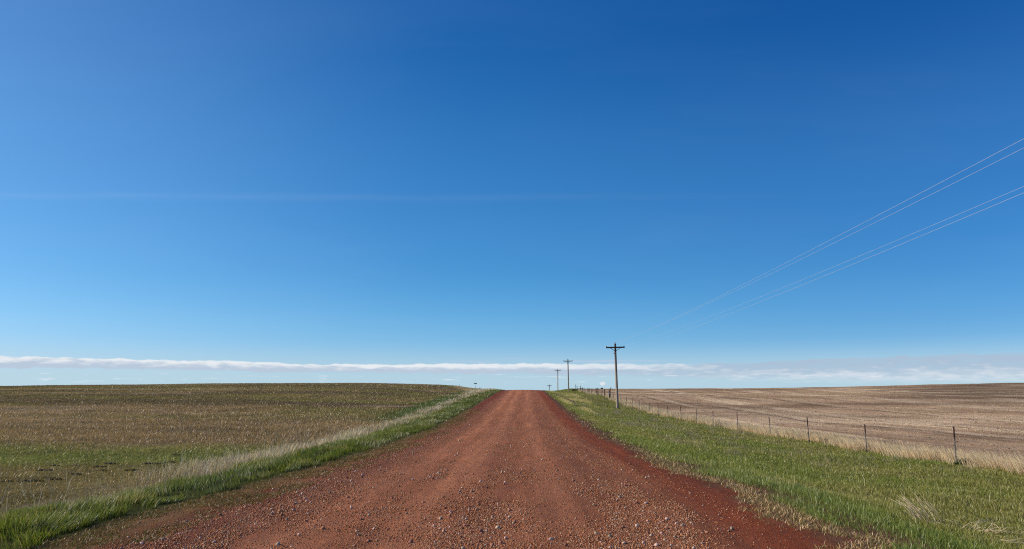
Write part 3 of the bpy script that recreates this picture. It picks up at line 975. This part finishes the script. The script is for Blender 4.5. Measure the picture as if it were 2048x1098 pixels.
def make_pole():
    t = thing('utility_pole', '', 'utility pole', group='wooden utility poles along the right verge')
    MB().tube([(0, 0, -SINK), (0, 0, .4), (0, 0, 3), (0, 0, 6), (0, 0, TOP_Z - .05), (0, 0, TOP_Z)], [.185, .18, .165, .145, .128, .10], 14).build('pole_shaft', M_POLE, t, True)
    a = MB().box((0, -.17, ARM_Z), (ARM_L, .12, .19)).build('crossarm', M_ARM, t)
    for s in (-1, 1):
        MB().bar((s * .72, -.235, ARM_Z - .05), (s * .03, -.14, ARM_Z - .50), .065, .06).build('brace', M_ARM, t)
        ins = MB()
        ins.tube([(s * 1.17, -.17, ARM_Z + .063), (s * 1.17, -.17, ARM_Z + .12)], .016, 8)
        ins.tube([(s * 1.17, -.17, ARM_Z + .10), (s * 1.17, -.17, ARM_Z + .13), (s * 1.17, -.17, ARM_Z + .17), (s * 1.17, -.17, ARM_Z + .20), (s * 1.17, -.17, ARM_Z + .23)], [.035, .06, .045, .05, .03], 10)
        ins.build('insulator', M_PORC, t, True)
    tp = MB()
    tp.tube([(0, 0, TOP_Z - .02), (0, 0, TOP_Z + .10)], .02, 8)
    tp.tube([(0, 0, TOP_Z + .08), (0, 0, TOP_Z + .11), (0, 0, TOP_Z + .15), (0, 0, TOP_Z + .19)], [.035, .06, .045, .03], 10)
    tp.build('top_insulator', M_PORC, t, True)
    br = MB().box((-.15, 0, NEUT_Z), (.12, .07, .14)).tube([(-.23, 0, NEUT_Z - .05), (-.23, 0, NEUT_Z + .05)], .045, 8)
    br.build('neutral_bracket', M_GALV, t)
    return t


POLES = [(12.86, 100.5, -1.0, 1.0, 'nearest and tallest wooden utility pole, standing beside the fence on the green verge'),
         (12.9, 204.0, -.6, 1.0, 'second nearest utility pole along the road, beside the dark shrubs on the crest'),
         (14.5, 296.0, .2, 1.0, 'third wooden utility pole, its foot hidden behind the grassy crest right of the road'),
         (15.0, 399.0, .3, 1.0, 'farthest tiny utility pole, only its crossarm showing over the crest by the road')]
proto = make_pole()
pole_tf = []
for i, (px, py, lean, sc, lab) in enumerate(POLES):
    o = proto if i == 0 else copy_tree(proto)
    z0 = gz(px, py)
    if i == 2: z0 = max(z0, -.1)
    o.location = (px, py, z0)
    o.rotation_euler = (0, R(lean), R(-2 + i))
    o['label'] = lab
    bpy.context.view_layer.update()
    pole_tf.append(o.matrix_world.copy())


def sag_line(a, b, sag, n=28):
    a, b = Vector(a), Vector(b)
    return [a.lerp(b, k / n) - Vector((0, 0, 4 * sag * (k / n) * (1 - k / n))) for k in range(n + 1)]


# the pole behind the camera is not in view; the wires run on toward where it stands
GHOST = Vector((12.75, -1.5, -.35))
for (lx, ly, lz), dz, lab in (((-1.17, -.17, ARM_Z + .2), .0, 'overhead wire on the road-side end of the crossarms'),
                          ((0, 0, TOP_Z + .16), -.16, 'overhead wire carried on the tips of the poles'),
                          ((1.17, -.17, ARM_Z + .2), -.12, 'overhead wire on the field-side end of the crossarms'),
                          ((-.25, 0, NEUT_Z), .16, 'lowest overhead wire, fixed to the pole sides below the crossarms')):
    pts = [GHOST + Vector((lx, ly, lz + dz))] + [m_ @ Vector((lx, ly, lz)) for m_ in pole_tf]
    path = []
    for i, (a, b) in enumerate(zip(pts[:-1], pts[1:])):
        seg = sag_line(a, b, .62 if i == 0 else .8)
        path += seg if i == 0 else seg[1:]
    path += sag_line(pts[-1], pts[-1] + Vector((.6, 96, -3)), .8)[1:]
    MB().tube(path, .0037, 6, False).build('power_line', M_WIRE, None, True, label=lab, category='power line', group='overhead wires on the utility poles')

# ------------------------------------------------------------------ the fence along the right field
fence = thing('wire_fence', 'thin wire fence of dark posts between the green verge and the tilled field', 'fence', (FENCE_X, 27.4, gz(FENCE_X, 27.4)))
inv = fence.location
PY = [20.8, 27.4, 34.1, 40.8, 47.4, 54.2, 60.8, 67.0, 73.3, 79.2, 85.4, 91.4, 98.3, 104.4, 111, 117.5, 125.5]


def tpost_mesh(h):
    b = MB()
    b.box((0, 0, (h - .4) / 2), (.047, .010, h + .4)).box((0, .022, (h - .4) / 2), (.012, .034, h + .39))
    for k in range(int(h / .16)):
        b.box((0, -.008, .12 + k * .16), (.018, .007, .035))
    b.box((0, -.002, .05), (.10, .006, .16))
    return b


posts = []
for i, py in enumerate(PY):
    h = 1.27 + .10 * math.sin(i * 2.7) + (.06 if i == 2 else 0)
    p = tpost_mesh(h).build('fence_post', M_TPOST, fence)
    px = FENCE_X + .08 * math.sin(i * 1.9)
    p.location = Vector((px, py, gz(px, py))) - inv
    p.rotation_euler = (R(1.2 * math.sin(i * 3.1)), R(1.6 * math.sin(i * 1.3) - .9), R(25 * math.sin(i * 4.1)))
    posts.append((px, py))
WPY = [(139.5, 1.25, .07), (145, .95, .05), (150.5, 1.3, .085), (155.5, 1.2, .085), (165, 1.05, .085), (170.2, 1.1, .06), (175, 1.15, .065), (184, 1.1, .06), (190, 1.0, .06), (198, 1.2, .07), (206, 1.0, .06), (213, 1.35, .06)]
for i, (py, h, r_) in enumerate(WPY):
    h += .22
    px = FENCE_X + .12 * math.sin(i * 2.3)
    p = MB().tube([(0, 0, -.4), (0, 0, .3), (.01, 0, h - .03), (.012, 0, h)], [r_ * 1.35, r_ * 1.3, r_ * 1.2, r_ * .8], 8).build('wooden_post', M_POST, fence, True)
    p.location = Vector((px, py, gz(px, py))) - inv
    p.rotation_euler = (0, R(2.5 * math.sin(i * 1.7)), 0)
    posts.append((px, py))
# braced gate posts with a leaning pole and a pale scrap
for px, py, h, r_, lab in ((15.4, 131.2, 1.45, .11, 'stout dark gate post with pale scrap near its top'), (15.7, 132.6, 1.75, .10, 'tall dark gate post with a leaning stick on its top')):
    p = MB().tube([(0, 0, -.4), (0, 0, .4), (0, 0, h - .04), (0, 0, h)], [r_, r_, r_ * .9, r_ * .65], 10).build('gate_post', M_POST, fence, True, label=lab)
    p.location = Vector((px, py, gz(px, py))) - inv
    posts.append((px, py))
    if h < 1.6:
        MB().box((-.06, -r_ - .02, 1.18), (.26, .03, .16), 0).box((.09, -r_ - .02, 1.02), (.10, .026, .2), 0).build('pale_scrap', M_PALE, p)
    else:
        MB().tube([(-.12, -.06, 1.45), (.05, -.08, 1.75), (.22, -.1, 2.02)], [.055, .06, .05], 8).build('leaning_stick', M_POST, p, True)
posts.sort(key=lambda q: q[1])
for wz in (.35, .62, .88, 1.08):
    path = []
    for (ax, ay), (bx, by) in zip(posts[:-1], posts[1:]):
        seg = sag_line(Vector((ax - .03, ay, gz(ax, ay) + wz)) - inv, Vector((bx - .03, by, gz(bx, by) + wz)) - inv, .015, 5)
        path += seg if not path else seg[1:]
    MB().tube(path, .0028, 4, False).build('wire_strand', M_BARB, fence)

# ------------------------------------------------------------------ road sign and posts beyond the crest on the left
def at(px, row, y):
    """world point on the sight line of photo position (px, row) at distance y, used to lay things out"""
    f_ = 1480.0; p_ = R(8.57); w_ = R(.70)
    r_, u_ = px - 1024, 549 - row
    yy = f_ * math.cos(p_) - u_ * math.sin(p_); zz = f_ * math.sin(p_) + u_ * math.cos(p_)
    xx = r_ * math.cos(w_) - yy * math.sin(w_); y2 = r_ * math.sin(w_) + yy * math.cos(w_)
    return Vector((xx, y2, zz)) * (y / y2) + Vector((0, 0, CAM_Z))


tp = at(951, 766, 232)
sg = gz(tp.x, 232)
sign = thing('street_sign', 'small dark street name sign on a thin post beyond the crest left of the road', 'street sign', (tp.x, 232, sg), R(4))
H = tp.z - sg
MB().tube([(0, 0, -.3), (0, 0, H - .25)], .035, 8).build('sign_post', M_GALV, sign, True)
MB().box((0, 0, H - .13), (.92, .03, .24)).build('name_blade', M_SIGN, sign)

for px, row, yy, lab in ((918.5, 768.8, 205, 'lone weathered fence post on the dry grass bank left of the sign'),
                         (958.5, 774.8, 226, 'short dark post just right of the street sign on the left bank'),
                         (961.2, 776.0, 240, 'thin pale stake, the rightmost of the stakes by the street sign')):
    q = at(px, row, yy); g_ = gz(q.x, yy)
    h = max(q.z - g_, .5)
    MB().tube([(0, 0, -.3), (0, 0, h * .5), (.02, 0, h)], [.07, .065, .05], 8).build('wooden_post', M_POST, None, True, label=lab, category='post', group='posts on the left bank')
    bpy.context.scene.objects[-1] if False else None
    o = COL.objects[-1]; o.location = (q.x, yy, g_)


# ------------------------------------------------------------------ shrubs, dead weeds, dark mounds
def leaf_blob(name, label, cat, loc, rx, ry, rz_, count, col, mat=M_GREEN, group=None, size=.06):
    a = RNG.random(count) * 2 * np.pi; u = RNG.random(count) ** .5
    lob = 1 + .35 * np.sin(a * 3 + loc[0])
    x = np.cos(a) * u * rx * lob; y = np.sin(a) * u * ry * lob
    zt = rz_ * np.sqrt(np.clip(1 - u ** 2, 0, 1)) * (.6 + .6 * RNG.random(count))
    z = zt * RNG.random(count) ** .6
    n_ = count
    dirs = RNG.normal(size=(n_, 3)); dirs[:, 2] = np.abs(dirs[:, 2]); dirs /= np.linalg.norm(dirs, axis=1)[:, None]
    side = np.cross(dirs, RNG.normal(size=(n_, 3))); side /= np.linalg.norm(side, axis=1)[:, None]
    s = size * (.6 + .8 * RNG.random(n_))[:, None]
    P = np.stack([x, y, z], 1)
    v = np.stack([P - side * s * .3, P + dirs * s * .5 + side * s * .45, P + dirs * s * 1.4, P + dirs * s * .5 - side * s * .45], 1)
    cols = np.repeat(jitter(col, n_, .8), 4, 0)
    t = thing(name, label, cat, loc, 0, group)
    add('foliage', raw_mesh('foliage', v.reshape(-1, 3), np.arange(n_ * 4), np.arange(n_) * 4, cols), mat, t)
    st = MB()
    for k in range(9):
        an = k * 2.4; st.tube([(0, 0, -.05), (math.cos(an) * rx * .3, math.sin(an) * ry * .3, rz_ * .4), (math.cos(an) * rx * .6, math.sin(an) * ry * .6, rz_ * .8)], [.02, .014, .006], 5)
    st.build('stems', M_POST, t)
    return t


leaf_blob('shrub', 'dark low shrub at the fence nearest the second utility pole', 'shrub', (14.3, 203, gz(14.3, 203)), .7, .6, .5, 500, (.03, .045, .016), group='dark shrubs on the crest by the fence', size=.09)
leaf_blob('shrub', 'wider dark shrub where the fence meets the skyline, right of the low one', 'shrub', (16.9, 212, gz(16.9, 212)), 1.2, .9, .55, 800, (.034, .048, .018), group='dark shrubs on the crest by the fence', size=.09)
q = at(1204, 777, 228)
leaf_blob('shrub', 'tiny dark shrub alone on the skyline of the tilled field under the small cloud', 'shrub', (q.x, 228, gz(q.x, 228)), .3, .3, .5, 160, (.012, .014, .008), group='dark shrubs on the crest by the fence', size=.12)
leaf_blob('weed_plant', 'small leafy green weed at the foot of the nearest fence post', 'weed', (15.55, 26.9, gz(15.55, 26.9)), .28, .22, .20, 420, (.04, .075, .018), size=.05)


def stalk_bunch(name, label, loc, specs, group=None):
    b = MB()
    for (a, b1, c_, r_) in specs:
        # each stalk runs back along the ground to the root of its plant
        b.tube([(0, 0, .01), (a[0] * .55, a[1] * .5, .03), a, b1, c_], [r_ * .8, r_ * .9, r_, r_ * .8, r_ * .35], 5)
    me_o = b.build(name, M_STRAW, None, True, label=label, category='dead weed')
    me_o.location = loc
    return me_o


M_STRAW = wood_material('bleached_straw', (.58, .45, .27, 1), (.82, .68, .44, 1), stretch=(30, 30, 30))
sp = []
for k in range(52):
    L_ = rnd(1, .18, .62)[0]; bx, by = RNG.normal(0, .12), RNG.normal(0, .08)
    an = rnd(1, .40, .95)[0]; sd = RNG.normal(0, .10)
    tipx, tipz = -L_ * math.sin(an), L_ * math.cos(an)
    sp.append(((bx, by, -.03), (bx + tipx * .45, by + sd * .4, tipz * .55 + .02), (bx + tipx, by + sd, tipz), rnd(1, .0028, .005)[0]))
stalk_bunch('dead_grass_clump', 'bleached clump of long dead grass leaning left in the green verge', (6.42, 12.2, gz(6.42, 12.2)), sp)
sp = []
for k in range(26):
    x0, y0 = rnd(1, -.45, .55)[0], rnd(1, -.25, .25)[0]; L_ = rnd(1, .15, .5)[0]; an = rnd(1, 0, 6.28)[0]; ri = rnd(1, .03, .34)[0]
    sp.append(((x0, y0, .0), (x0 + math.cos(an) * L_ * .5, y0 + math.sin(an) * L_ * .3, ri * .55 + .04), (x0 + math.cos(an) * L_, y0 + math.sin(an) * L_ * .5, ri), rnd(1, .002, .0045)[0]))
stalk_bunch('dead_weed', 'tangle of bare branching dead stalks right of the leaning straw clump', (7.05, 12.0, gz(7.05, 12.0)), sp)
sp = []
for k in range(20):
    x0, y0 = rnd(1, -.4, .4)[0], rnd(1, -.2, .2)[0]; L_ = rnd(1, .25, .7)[0]; an = rnd(1, -.5, .9)[0]
    sp.append(((x0, y0, .03), (x0 - math.cos(an) * L_ * .5, y0, .12), (x0 - math.cos(an) * L_, y0 + .1 * math.sin(an), .06 + .12 * RNG.random()), rnd(1, .002, .0045)[0]))
stalk_bunch('dead_weed', 'flattened dead stalks lying in the grass at the lower right corner', (7.35, 10.9, gz(7.35, 10.9)), sp)

MOUNDS = [(8, 964, 1.0), (65, 963, 1.3), (95, 956, .8), (107, 959, .9), (90, 941, 1.0), (110, 932, .7), (153, 949, .9), (197, 934, .9), (222, 928, .8), (263, 941, .9), (302, 928, 1.0), (337, 925, .6), (318, 928, .5), (150, 931, .5), (205, 941, .5), (352, 910, .7)]
for i, (px, row, s_) in enumerate(MOUNDS):
    # walk the sight line down to the land
    d0, d1 = at(px, row, 5), at(px, row, 60)
    lo_, hi_ = 5.0, 60.0
    for _ in range(40):
        md = (lo_ + hi_) / 2; p_ = at(px, row, md)
        if p_.z > gz(p_.x, md): lo_ = md
        else: hi_ = md
    p_ = at(px, row, lo_)
    V, F = ico()
    vs, fs = [], []
    for k in range(7):
        c_ = np.array([(k - 3) * .045 * s_ + RNG.normal(0, .015), RNG.normal(0, .03), .012]); sc_ = rnd(1, .05, .10)[0] * (.40 + .36 * s_)
        vv = V * (1 + (RNG.random((12, 1)) - .5) * .6) * np.array([1.3, 1.0, .45]) * sc_ + c_
        fs += [tuple(int(q_) for q_ in (f_ + len(vs))) for f_ in F]; vs += [tuple(q_) for q_ in vv]
    me = bpy.data.meshes.new('dark_mound'); me.from_pydata(vs, [], fs); me.update()
    o = add('dark_mound', me, M_LUMP, None, label='small dark mound in the short grass of the left pasture', category='soil mound', group='dark mounds in the left pasture')  # cluster of flattened dark lumps set in the grass
    o.location = (p_.x, p_.y, gz(p_.x, p_.y))

C.cycles.use_denoising = False
C.cycles.filter_width = 1.1
C.cycles.max_bounces = 5
C.cycles.diffuse_bounces = 3
C.cycles.transmission_bounces = 2
